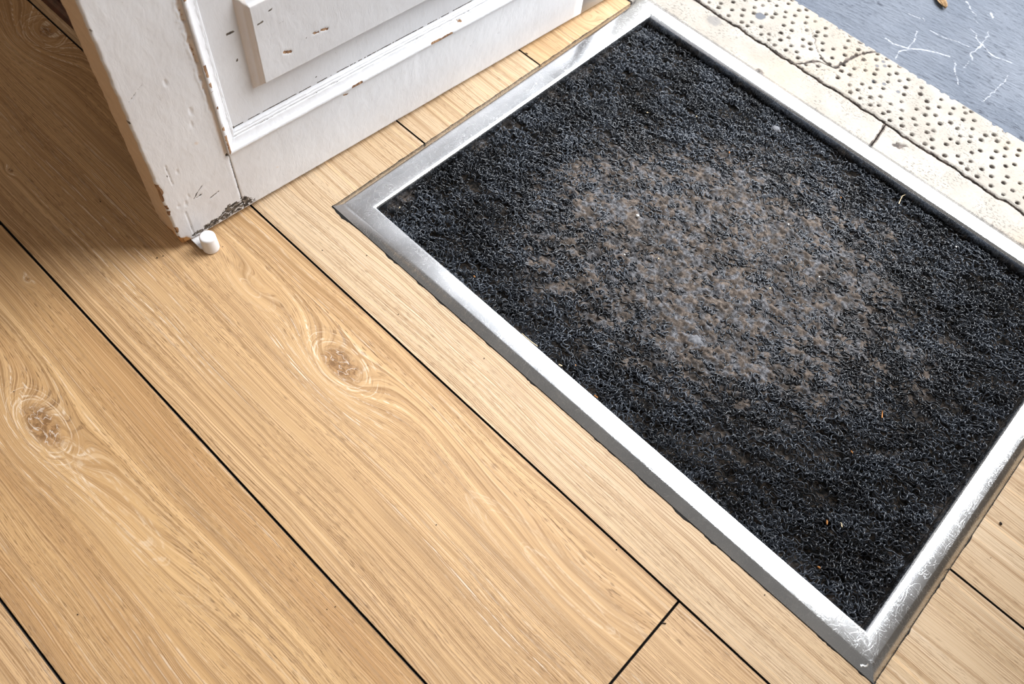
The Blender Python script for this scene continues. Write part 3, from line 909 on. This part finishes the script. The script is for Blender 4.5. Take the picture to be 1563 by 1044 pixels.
# four mouldings round the panel, mitred: (inset w from the frame edge, y)
MP = [(-0.0004, -0.0005), (-0.0004, -0.0030), (0.0006, -0.0036), (0.0030, -0.0034), (0.0042, -0.0022), (0.0052, -0.0004), (0.0085, 0.0024),
      (0.0115, 0.0044), (0.0128, 0.0048), (0.0134, 0.0062), (0.0142, 0.0062), (0.0156, 0.0066), (0.0162, 0.0082), (0.0172, 0.0082), (0.0186, 0.0096), (0.0192, FD + 0.001), (-0.0004, FD + 0.001)]
def moulding(side):
    x0, x1, z0, z1 = SW, DW - SW, ZB1, ZT0
    horiz = side in ('bottom', 'top')
    L0, L1 = (x0, x1) if horiz else (z0, z1)
    w = np.array(MP)[:, 0]; yy = np.array(MP)[:, 1]
    ts = np.linspace(0, 1, 340 if side == 'bottom' else (150 if side == 'left' else 6))
    T = ts[:, None]; n = len(MP)
    along = (L0 + w)[None] * (1 - T) + (L1 - w)[None] * T
    across = {'bottom': z0 + w, 'top': z1 - w, 'left': x0 + w, 'right': x1 - w}[side][None] + 0 * along
    s, z = (along, across) if horiz else (across, along)
    Yv = yy[None] + 0 * along
    c, g, t, d = door_wear(s, z, Yv, 2)
    lip = np.exp(-((w[None] - 0.0020) / 0.0022) ** 2)
    if side == 'left':
        # ragged paint on the outer fillet
        f = lip * sstep(fbm(along * 75, along * 0 + 2, 52), 0.47, 0.60)
        c = np.maximum(c, f * 0.8)
    bumpy = (fbm(along * 140, w[None] * 500 + 0 * along, 51) - 0.5) * 0.0009
    Yv = Yv + bumpy + d
    g = np.maximum(g, 0.55 * np.exp(-((w[None] - 0.0135) / 0.0006) ** 2) * (fbm(along * 60, along * 0, 53) > 0.56))
    V = np.stack([s, Yv, z], -1).reshape(-1, 3)
    m = len(ts)
    i = np.arange(m - 1)[:, None] * n; j = np.arange(n)[None]; j2 = (j + 1) % n
    Q = np.stack([i + j, i + j2, i + n + j2, i + n + j], -1).reshape(-1, 4)
    if side in ('bottom', 'right'): Q = Q[:, ::-1]
    me = fast_mesh('moulding', V, Q)
    import bmesh
    bm = bmesh.new(); bm.from_mesh(me); bm.verts.ensure_lookup_table()
    bm.faces.new([bm.verts[i] for i in range(n)]); bm.faces.new([bm.verts[(m - 1) * n + i] for i in range(n)])
    bmesh.ops.recalc_face_normals(bm, faces=bm.faces); bm.to_mesh(me); bm.free()
    set_wear(me, np.stack([c, g, t], -1).reshape(-1, 3))
    me.set_sharp_from_angle(angle=math.radians(50))
    link('moulding', me, PAINT, door)
for sd in ('bottom', 'left', 'top', 'right'):
    moulding(sd)

# ================================================================ THINGS
# ---- steel mat frame: four mitred lengths of one folded profile
frame = empty('mat_frame', (0.425, 0.3325, 0.0))
tag(frame, 'brushed stainless steel frame around the black coil mat, set into the oak floor', 'mat frame')
HF = 0.0068
WIN = dict(near=0.0393, far=0.0385, left=0.0447, right=0.0365)
def rail_profile(w):
    """(distance from outer edge 0..1 = w, z); runs outer foot -> top -> inner lip -> down"""
    pts = [(0.0, 0.0003), (0.0004, 0.0010), (0.0112, HF - 0.0006), (0.0122, HF - 0.0001), (0.0136, HF)]
    pts += [(w - 0.0050, HF), (w - 0.0036, HF - 0.0003), (w - 0.0020, HF - 0.0011), (w - 0.0008, HF - 0.0026), (w - 0.0002, HF - 0.0045), (w, HF - 0.0065), (w, -0.0260), (w - 0.0015, -0.0260)]
    pts += [(w - 0.0015, 0.0003)]
    return pts
def frame_rail(side):
    P = rail_profile(WIN[side])
    lo = {'near': 'left', 'far': 'left', 'left': 'near', 'right': 'near'}[side]
    hi = {'near': 'right', 'far': 'right', 'left': 'far', 'right': 'far'}[side]
    V, F = [], []
    n = len(P)
    for end, nb in ((0, lo), (1, hi)):
        Pn = rail_profile(WIN[nb])
        for k, (d, z) in enumerate(P):
            dn = Pn[k][0]
            if side == 'near': x, y = (FX0 + dn if end == 0 else FX1 - dn), FY0 + d
            elif side == 'far': x, y = (FX0 + dn if end == 0 else FX1 - dn), FY1 - d
            elif side == 'left': x, y = FX0 + d, (FY0 + dn if end == 0 else FY1 - dn)
            else: x, y = FX1 - d, (FY0 + dn if end == 0 else FY1 - dn)
            V.append((x - 0.425, y - 0.3325, z))
    for k in range(n):
        k2 = (k + 1) % n
        F.append((k, k2, n + k2, n + k))
    me = mesh('rail', V, F)
    import bmesh
    bm = bmesh.new(); bm.from_mesh(me)
    bm.verts.ensure_lookup_table()
    bm.faces.new([bm.verts[i] for i in range(n)]); bm.faces.new([bm.verts[n + i] for i in range(n)])
    bmesh.ops.recalc_face_normals(bm, faces=bm.faces); bm.to_mesh(me); bm.free()
    me.polygons.foreach_set('use_smooth', [True] * len(me.polygons))
    me.set_sharp_from_angle(angle=math.radians(40))
    o = link('rail', me, STEEL, frame)
    return o
for sd in ('near', 'far', 'left', 'right'):
    frame_rail(sd)
# black sealant squeezed out along the three sides on the boards
def sealant():
    rs = np.random.RandomState(3)
    path = []
    t = np.arange(0, 0.85, 0.0035)
    def blob(tt, seed, amp, bias=0.0003):
        w = bias + amp * np.maximum(0, fbm(tt * 90, tt * 0, seed) - 0.56) * 0.014 + 0.0004 * fbm(tt * 400, tt * 0, seed + 1)
        return w
    V, F = [], []
    def strip(P0, dirv, outv, length, seed, amp):
        tt = np.linspace(-0.0010, length, int(length / 0.003))
        w = blob(tt, seed, amp)
        if seed == 61: w = w + 0.0036 * np.exp(-((tt - 0.022) / 0.018) ** 2) * (0.4 + fbm(tt * 150, tt * 0, 66))
        b = len(V)
        for a, ww in zip(tt, w):
            p = np.array(P0) + np.array(dirv) * a
            q = p + np.array(outv) * ww
            i_ = p - np.array(outv) * 0.004
            V.append((i_[0] - 0.425, i_[1] - 0.3325, 0.00010)); V.append((p[0] - 0.425, p[1] - 0.3325, 0.0009)); V.append((q[0] - 0.425, q[1] - 0.3325, 0.00010))
        for k in range(len(tt) - 1):
            c = b + 3 * k
            F.append((c, c + 1, c + 4, c + 3)); F.append((c + 1, c + 2, c + 5, c + 4))
    strip((FX0, FY0), (1, 0), (0, -1), 0.851, 61, 0.6)
    strip((FX0, FY0), (0, 1), (-1, 0), 0.632, 62, 0.35)
    strip((FX1, FY0), (0, 1), (1, 0), 0.632, 63, 0.45)
    o = link('sealant', mesh('sealant', V, F), BLACK, frame)
    o['label'] = 'black ragged sealant line along the frame edge'
sealant()

# ---- entrance mat
MX0, MX1 = FX0 + WIN['left'] + 0.0006, FX1 - WIN['right'] - 0.0006
MY0, MY1 = FY0 + WIN['near'] + 0.0006, FY1 - WIN['far'] - 0.0006
mat_ = empty('entrance_mat', (0.425, 0.3325, -0.024))
tag(mat_, 'black curly coil entrance mat trodden grey brown in the middle, inside the steel frame', 'mat')
MTOP = -0.0055
def worn(x, y):
    q = ((x - 0.425) / 0.285) ** 2 + ((y - 0.325) / 0.235) ** 2 - 0.25 * ((x - 0.425) / 0.285) * ((y - 0.325) / 0.235)
    q = q + (fbm(x * 11, y * 11, 71) - 0.5) * 0.7 + (fbm(x * 60, y * 60, 76) - 0.5) * 0.7
    return sstep(q, 1.75, 0.15)
def rimdirt(x, y):
    d = np.minimum(np.minimum(x - MX0, MX1 - x), np.minimum(y - MY0, MY1 - y))
    lft = sstep(x, 0.20, 0.05)
    return sstep(d, 0.030, 0.004) * (0.45 + 0.55 * lft) * sstep(fbm(x * 30, y * 30, 72), 0.35, 0.6)
bx, by = np.linspace(MX0, MX1, 420), np.linspace(MY0, MY1, 330)
Xb, Yb = np.meshgrid(bx, by, indexing='ij')
wn = worn(Xb, Yb)
lump = fbm(Xb * 150, Yb * 190, 73, 3) - 0.5
pat = sstep(fbm(Xb * 45, Yb * 60, 74, 3), 0.42, 0.60)
Zb = MTOP - 0.0105 + 0.0018 * wn + 0.0066 * wn + lump * (0.0035 + 0.0040 * wn) + 0.0012 * pat * wn + 0.004 * rimdirt(Xb, Yb)
Vb = np.stack([Xb - 0.425, Yb - 0.3325, Zb + 0.024], -1).reshape(-1, 3)
nt = len(Vb)
idx = np.arange(nt).reshape(len(bx), len(by))
per = np.concatenate([idx[:, 0], idx[-1, 1:], idx[-2::-1, -1], idx[0, -2:0:-1]])
bk = Vb[per].copy(); bk[:, 2] = 0.0
k = np.arange(len(per)); k2 = (k + 1) % len(per)
me = fast_mesh('backing', np.concatenate([Vb, bk]), np.concatenate([grid_quads(len(bx), len(by)), np.stack([per[k], nt + k, nt + k2, per[k2]], -1)]))
Wb = np.zeros((nt, 3)); Wb[:, 0] = np.clip(wn * (0.55 + 0.7 * pat) + rimdirt(Xb, Yb) * 0.7, 0, 1).ravel()
set_wear(me, Wb)
bkg = link('backing', me, DIRT, mat_)
bkg['label'] = 'dirt trodden into the backing between the coils'

def coils():
    rs = np.random.RandomState(21)
    NS, NP, ds = 5600, 36, 0.00185
    x0 = rs.uniform(MX0, MX1, NS); y0 = rs.uniform(MY0, MY1, NS)
    phi = np.radians(16) + rs.normal(0, 0.36, NS) + np.pi * (rs.rand(NS) < 0.5)
    amp = rs.uniform(0.75, 1.75, NS)
    lam = rs.uniform(0.0120, 0.0210, NS)
    ph = rs.uniform(0, 2 * np.pi, NS)
    s = np.arange(NP) * ds
    drift = np.cumsum(rs.normal(0, 0.10, (NS, NP)), 1)
    head = phi[:, None] + amp[:, None] * np.sin(2 * np.pi * s[None] / lam[:, None] + ph[:, None]) + drift
    X = x0[:, None] + np.cumsum(np.cos(head), 1) * ds
    Y = y0[:, None] + np.cumsum(np.sin(head), 1) * ds
    X -= (X.mean(1) - x0)[:, None]; Y -= (Y.mean(1) - y0)[:, None]
    # fold back at the frame
    m = 0.0012
    def refl(v, a, b):
        v = np.where(v < a, 2 * a - v, v); return np.where(v > b, 2 * b - v, v)
    X = refl(X, MX0 + m, MX1 - m); Y = refl(Y, MY0 + m, MY1 - m)
    w = worn(X, Y)
    zc = rs.uniform(0.0, 1.0, NS) ** 0.8
    top = MTOP + (fbm(X * 35, Y * 35, 75, 2) - 0.5) * 0.003 - 0.0006 * w
    depth = (0.0062 * (1 - w) + 0.0034 * w)
    wav = np.sin(2 * np.pi * s[None] / (lam[:, None] * rs.uniform(0.8, 1.3, (NS, 1))) + rs.uniform(0, 6.28, (NS, 1)))
    Z = top - depth * (1 - zc)[:, None] + wav * (0.0026 * (1 - w) + 0.0011 * w) - 0.0012
    # keep the outermost coils low beside the far wall
    edge = sstep(MY1 - Y, 0.012, 0.0) * 0.0035 + sstep(MX1 - X, 0.010, 0) * 0.001
    Z -= edge
    P = np.stack([X, Y, Z], -1)
    T = np.gradient(P, axis=1); T /= np.linalg.norm(T, axis=2, keepdims=True) + 1e-9
    up = np.array([0, 0, 1.0])
    Sd = np.cross(T, up); Sd /= np.linalg.norm(Sd, axis=2, keepdims=True) + 1e-9
    Up = np.cross(Sd, T)
    rad = (rs.uniform(0.00066, 0.00104, (NS, 1)) * (1 + 0.25 * w))[..., None]
    fl = rs.uniform(0.7, 1.5, (NS, 1, 1))
    tap = np.ones(NP); tap[0] = tap[-1] = 0.35
    rad = rad * tap[None, :, None]
    rings = []
    for a in (90, 210, 330):
        ca, sa = math.cos(math.radians(a)), math.sin(math.radians(a))
        rings.append(P + Sd * rad * ca * fl + Up * rad * sa)
    V = np.stack(rings, 2).reshape(-1, 3) - np.array([0.425, 0.3325, -0.024])
    base = (np.arange(NS)[:, None] * NP + np.arange(NP - 1)[None]).reshape(-1, 1) * 3
    q = []
    for a, b in ((0, 1), (1, 2), (2, 0)):
        q.append(np.concatenate([base + a, base + b, base + 3 + b, base + 3 + a], 1))
    me = fast_mesh('coil', V, np.concatenate(q))
    dust = np.clip(w * 0.36 + rimdirt(X, Y) * 0.5 + 0.12 - (zc[:, None] - 0.5) * 0.15, 0, 1)
    W = np.zeros((len(V), 3)); W[:, 0] = np.repeat(dust.reshape(-1), 3)
    set_wear(me, W)
    o = link('coil', me, COIL, mat_)
    o['kind'] = 'stuff'
coils()

# flattened grey patches in the trodden part
PATCH = plain('flattened_grey_patch', (0.17, 0.175, 0.195), 0.7, 0.3, 0.2, 300, 0.5)
def patch(x, y, rx, ry, seed):
    n, rings = 22, 3
    V = [(x - 0.425, y - 0.3325, MTOP + 0.024 + 0.0007)]
    rs = random.Random(seed)
    wob = [1 + rs.uniform(-0.22, 0.22) for _ in range(n)]
    for r in range(1, rings + 1):
        f = r / rings
        for i in range(n):
            a = 2 * math.pi * i / n
            V.append((x - 0.425 + rx * f * wob[i] * math.cos(a), y - 0.3325 + ry * f * wob[i] * math.sin(a), MTOP + 0.024 + 0.0007 * (1 - f ** 3) - 0.0022 * (f == 1) + rs.uniform(-2e-4, 2e-4)))
    F = [(0, 1 + i, 1 + (i + 1) % n) for i in range(n)]
    for r in range(rings - 1):
        b, c = 1 + r * n, 1 + (r + 1) * n
        F += [(b + i, c + i, c + (i + 1) % n, b + (i + 1) % n) for i in range(n)]
    o = link('grey_patch', mesh('grey_patch', V, F, True), PATCH, mat_)
    o['label'] = 'flat pale grey patch pressed into the mat'
patch(0.4668, 0.1991, 0.0105, 0.0085, 1)
patch(0.3262, 0.5901, 0.0075, 0.006, 2)

# ---- door stop
stop = empty('door_stop', (-0.0504, -0.1556, 0.0))
tag(stop, 'small white plastic door stop under the corner of the white door', 'door stop')
def lathe(name, prof, seg, mat, parent):
    V, F = [], []
    for r, z in prof:
        for i in range(seg):
            a = 2 * math.pi * i / seg
            V.append((r * math.cos(a), r * math.sin(a), z))
    for k in range(len(prof) - 1):
        for i in range(seg):
            j = (i + 1) % seg
            F.append((k * seg + i, k * seg + j, (k + 1) * seg + j, (k + 1) * seg + i))
    F.append(tuple(reversed(range(seg)))); F.append(tuple((len(prof) - 1) * seg + i for i in range(seg)))
    return link(name, mesh(name, V, F, True), mat, parent)
lathe('cap', [(0.0088, 0.0001), (0.0098, 0.0006), (0.0104, 0.0020), (0.0105, 0.0040), (0.01005, 0.0230), (0.0098, 0.0245), (0.0090, 0.0255), (0.0078, 0.0258), (0.004, 0.0256), (0.001, 0.0256)], 40, PLASTIC, stop)
# flat arm that runs in under the door
pts = [(-0.004, -0.0125, 0), (0.006, -0.0040, 0), (0.004, 0.0040, 0), (-0.046, 0.0010, 0), (-0.046, -0.0095, 0), (-0.020, -0.0115, 0)]
pts = [(-0.050, -0.0118), (-0.006, -0.0118), (0.0, -0.0085), (0.0, 0.0015), (-0.050, 0.0005)]
V = [(x, y, 0.0036) for x, y in pts] + [(x, y, 0.0060) for x, y in pts]
n_ = len(pts)
F = [tuple(reversed(range(n_))), tuple(range(n_, 2 * n_))] + [(i, (i + 1) % n_, n_ + (i + 1) % n_, n_ + i) for i in range(n_)]
link('arm', mesh('arm', V, F), PLASTIC, stop)
V, F = box(-0.050, -0.032, -0.0118, 0.0005, 0.0, 0.0036)
link('foot', mesh('foot', V, F), PLASTIC, stop)

# ---- dry leaf on the pavement
LEAF = plain('dry_leaf', (0.42, 0.27, 0.14), 0.7, 0.2, 0.25, 300, 0.3)
lf = empty('dry_leaf', (0.340, 1.140, PZ + 0.0015), math.radians(-38))
tag(lf, 'dry curled brown leaf lying on the slate pavement', 'leaf')
V, F = [], []
nl, nw = 14, 7
for i in range(nl + 1):
    t = i / nl
    wd = 0.0085 * math.sin(math.pi * min(1, t * 0.97 + 0.015)) ** 0.75
    for j in range(nw):
        q = j / (nw - 1) * 2 - 1
        V.append((-0.020 + 0.040 * t, wd * q, 0.0048 * abs(q) ** 1.6 + 0.003 * (t - 0.5) ** 2 * 4 * 0.5))
for i in range(nl):
    for j in range(nw - 1):
        a = i * nw + j
        F.append((a, a + nw, a + nw + 1, a + 1))
me = mesh('blade', V, F, True)
o = link('blade', me, LEAF, lf)
sm = o.modifiers.new('s', 'SOLIDIFY'); sm.thickness = 0.0005
bmv = [(-0.031, -0.0006, 0.0012), (-0.031, 0.0006, 0.0012), (-0.031, 0, 0.0024), (0.016, -0.0003, 0.0010), (0.016, 0.0003, 0.0010), (0.016, 0, 0.0017)]
link('stem', mesh('stem', bmv, [(0, 1, 4, 3), (1, 2, 5, 4), (2, 0, 3, 5), (0, 2, 1), (3, 4, 5)]), REDWOOD, lf)

# ---- small litter
import bmesh
def lump(name, loc, size, mat, seed, label, cat, group=None, rz=0.0):
    rs = random.Random(seed)
    bm = bmesh.new()
    bmesh.ops.create_icosphere(bm, subdivisions=1, radius=1.0)
    for v in bm.verts:
        k = rs.uniform(0.72, 1.15)
        v.co = Vector((v.co.x * size[0] * k, v.co.y * size[1] * k, v.co.z * size[2] * k))
    me = bpy.data.meshes.new(name); bm.to_mesh(me); bm.free()
    o = link(name, me, mat)
    zmin = min(v.co.z for v in me.vertices)
    o.location = (loc[0], loc[1], loc[2] - zmin)
    o.rotation_euler = (0, 0, rz)
    return tag(o, label, cat, group)
CHALK = plain('white_chalk', (0.85, 0.85, 0.84), 0.7, 0.2, 0.05)
SOIL = plain('dark_soil', (0.03, 0.024, 0.02), 0.9, 0.2)
ORANGE = plain('orange_wood_bit', (0.50, 0.22, 0.07), 0.7, 0.2, 0.2)
STRAW = plain('pale_straw', (0.72, 0.60, 0.40), 0.6, 0.3, 0.1)
lump('pebble', (0.2892, 0.2976, MTOP + 0.0005), (0.0030, 0.0026, 0.0025), CHALK, 1, 'small round white pebble lying on the trodden middle of the mat', 'pebble')
GRIT = [(0.3186, 0.2338, 'speck of pale grit on the mat just below the white pebble'),
        (0.4449, 0.4469, 'speck of pale grit on the far half of the trodden middle of the mat'),
        (0.5254, 0.4029, 'speck of pale grit at the right edge of the trodden middle of the mat'),
        (0.6346, 0.5955, 'speck of pale grit on the mat beside the right end of the far rail')]
for i, (x, y, lb) in enumerate(GRIT):
    lump('pale_grit', (x, y, MTOP - 0.0004), (0.0016, 0.0013, 0.0010), CHALK, 10 + i, lb, 'grit', 'pale grit on the mat')
CRUMBS = [(0.0573, 0.0673, STRAW, 'straw coloured crumb in the left corner of the mat by the frame'),
          (0.2056, 0.0616, ORANGE, 'orange crumb behind the near rail, the one closest to the left corner'),
          (0.1727, 0.4647, STRAW, 'straw coloured crumb near the left rail, facing the lower door panel'),
          (0.3064, 0.4942, ORANGE, 'orange crumb on the far left part of the mat, beyond the white pebble'),
          (0.7206, 0.1164, ORANGE, 'long orange crumb near the front corner, left one of a close pair'),
          (0.7344, 0.1260, STRAW, 'yellowish crumb near the front corner, right beside the long orange one'),
          (0.7426, 0.0655, ORANGE, 'orange crumb lying deepest in the front corner of the mat'),
          (0.2286, 0.5156, STRAW, 'straw coloured crumb nearest the far corner of the mat'),
          (0.3842, 0.0590, ORANGE, 'orange crumb behind the near rail between the two short slivers'),
          (0.3544, 0.2635, STRAW, 'straw coloured crumb in the trodden middle, right of the white pebble'),
          (0.4700, 0.5478, ORANGE, 'orange crumb by the far rail, left of the bent twig'),
          (0.6949, 0.2132, ORANGE, 'orange crumb right below the orange splinter near the right rail'),
          (0.4884, 0.3372, STRAW, 'straw coloured crumb at the very centre of the trodden mat')]
for i, (x, y, mt, lb) in enumerate(CRUMBS):
    rr = random.Random(100 + i)
    sz = 1.5 if 'long' in lb else 1.0
    lump('wood_crumb', (x, y, MTOP - 0.0008), (rr.uniform(0.0016, 0.0024) * sz, rr.uniform(0.0009, 0.0013), 0.0008), mt, 30 + i, lb, 'crumb', 'wood crumbs in the mat', rr.uniform(0, 3))
SOILS = [(-0.0829, -0.2133, 1.2, 'dark soil crumb at the edge of the door shadow, lower left of two'),
         (-0.0805, -0.2063, 1.1, 'dark soil crumb at the edge of the door shadow, upper right of two'),
         (0.8680, 0.2594, 2.2, 'largest dark soil crumb, on the boards right of the steel frame'),
         (0.8783, 0.2138, 0.7, 'tiny dark crumb just below the largest one right of the frame'),
         (0.7150, -0.0061, 0.9, 'dark crumb against the near rail close to the front corner'),
         (0.5687, -0.0830, 0.9, 'dark crumb at the board joint just above the cross joint'),
         (0.4106, -0.2027, 0.9, 'dark crumb in the middle of the board with the round knot'),
         (0.3959, -0.3429, 0.8, 'dark crumb below the long joint at the bottom, lower of a pair'),
         (0.4000, -0.3352, 0.8, 'dark crumb below the long joint at the bottom, upper of a pair'),
         (0.0906, -0.0199, 0.9, 'dark crumb on the pale board beside the left end of the near rail'),
         (0.2264, -0.5177, 1.0, 'dark crumb near the lower left corner of the picture'),
         (-0.0352, -0.4334, 0.9, 'dark crumb on the left board just above its dark knot'),
         (0.3016, -0.0180, 0.9, 'dark crumb on the pale board below the white middle of the near rail'),
         (0.1842, -0.0510, 0.9, 'dark crumb on the pale board across the joint from the round knot')]
for i, (x, y, sz, lb) in enumerate(SOILS):
    lump('soil_crumb', (x, y, 0.0), (0.0010 * sz, 0.0008 * sz, 0.0005 * sz), SOIL, 60 + i, lb, 'crumb', 'soil crumbs on the floor', i * 1.3)
# thin bits
def stick(name, pts, rad, mat, label, cat, group=None):
    V, F = [], []
    n = len(pts)
    c = Vector(pts[0])
    for i, p in enumerate(pts):
        p = Vector(p)
        d = (Vector(pts[min(i + 1, n - 1)]) - Vector(pts[max(i - 1, 0)])).normalized()
        s_ = d.cross(Vector((0, 0, 1))).normalized(); u_ = s_.cross(d)
        for k in range(5):
            a = 2 * math.pi * k / 5
            V.append(p - c + s_ * rad * math.cos(a) + u_ * rad * math.sin(a))
    for i in range(n - 1):
        for k in range(5):
            F.append((i * 5 + k, i * 5 + (k + 1) % 5, (i + 1) * 5 + (k + 1) % 5, (i + 1) * 5 + k))
    F.append(tuple(range(5))); F.append(tuple(range(5 * n - 1, 5 * n - 6, -1)))
    o = link(name, mesh(name, V, F, True), mat)
    o.location = c
    return tag(o, label, cat, group)
zt = MTOP + 0.001
stick('twig', [(0.5360, 0.6020, zt), (0.5336, 0.6100, zt + 0.002), (0.5325, 0.6140, zt + 0.004), (0.5345, 0.6190, zt + 0.005)], 0.0006, STRAW, 'pale bent twig on the mat against the far frame rail', 'twig')
stick('splinter', [(0.6930, 0.2883, zt), (0.6975, 0.2789, zt + 0.001)], 0.0007, ORANGE, 'orange wood splinter lying on the coils toward the right rail', 'splinter')
stick('straw', [(0.3095, 0.0405, 0.0012), (0.3139, 0.0412, -0.001), (0.324, 0.0425, -0.003), (0.334, 0.0440, -0.004)], 0.0005, STRAW, 'long pale straw lying along the near frame rail on the mat', 'straw')
stick('wood_sliver', [(0.3705, 0.0425, -0.001), (0.3739, 0.0450, -0.003)], 0.0008, STRAW, 'short pale sliver beside the near rail, left of the orange one', 'sliver')
stick('wood_sliver', [(0.4282, 0.0425, -0.001), (0.4330, 0.0440, -0.003)], 0.0008, ORANGE, 'short orange brown sliver beside the near rail of the steel frame', 'sliver')
stick('paper_curl', [(0.8295, 0.0040, 0.0040), (0.8308, 0.0060, 0.0046), (0.8328, 0.0062, 0.0046), (0.8341, 0.0085, 0.0052), (0.8336, 0.0107, 0.0060)], 0.0009, CHALK, 'tiny white paper curl on the front corner of the steel frame', 'paper')
stick('splinter', [(0.6523, -0.1085, 0.0007), (0.6563, -0.1060, 0.0007)], 0.0006, SOIL, 'dark splinter lying at the cross joint of the floor boards', 'splinter')
stick('splinter', [(-0.0330, 0.4130, 0.0006), (-0.0290, 0.4140, 0.0006)], 0.0006, SOIL, 'dark splinter by the board joint between door and frame', 'splinter')
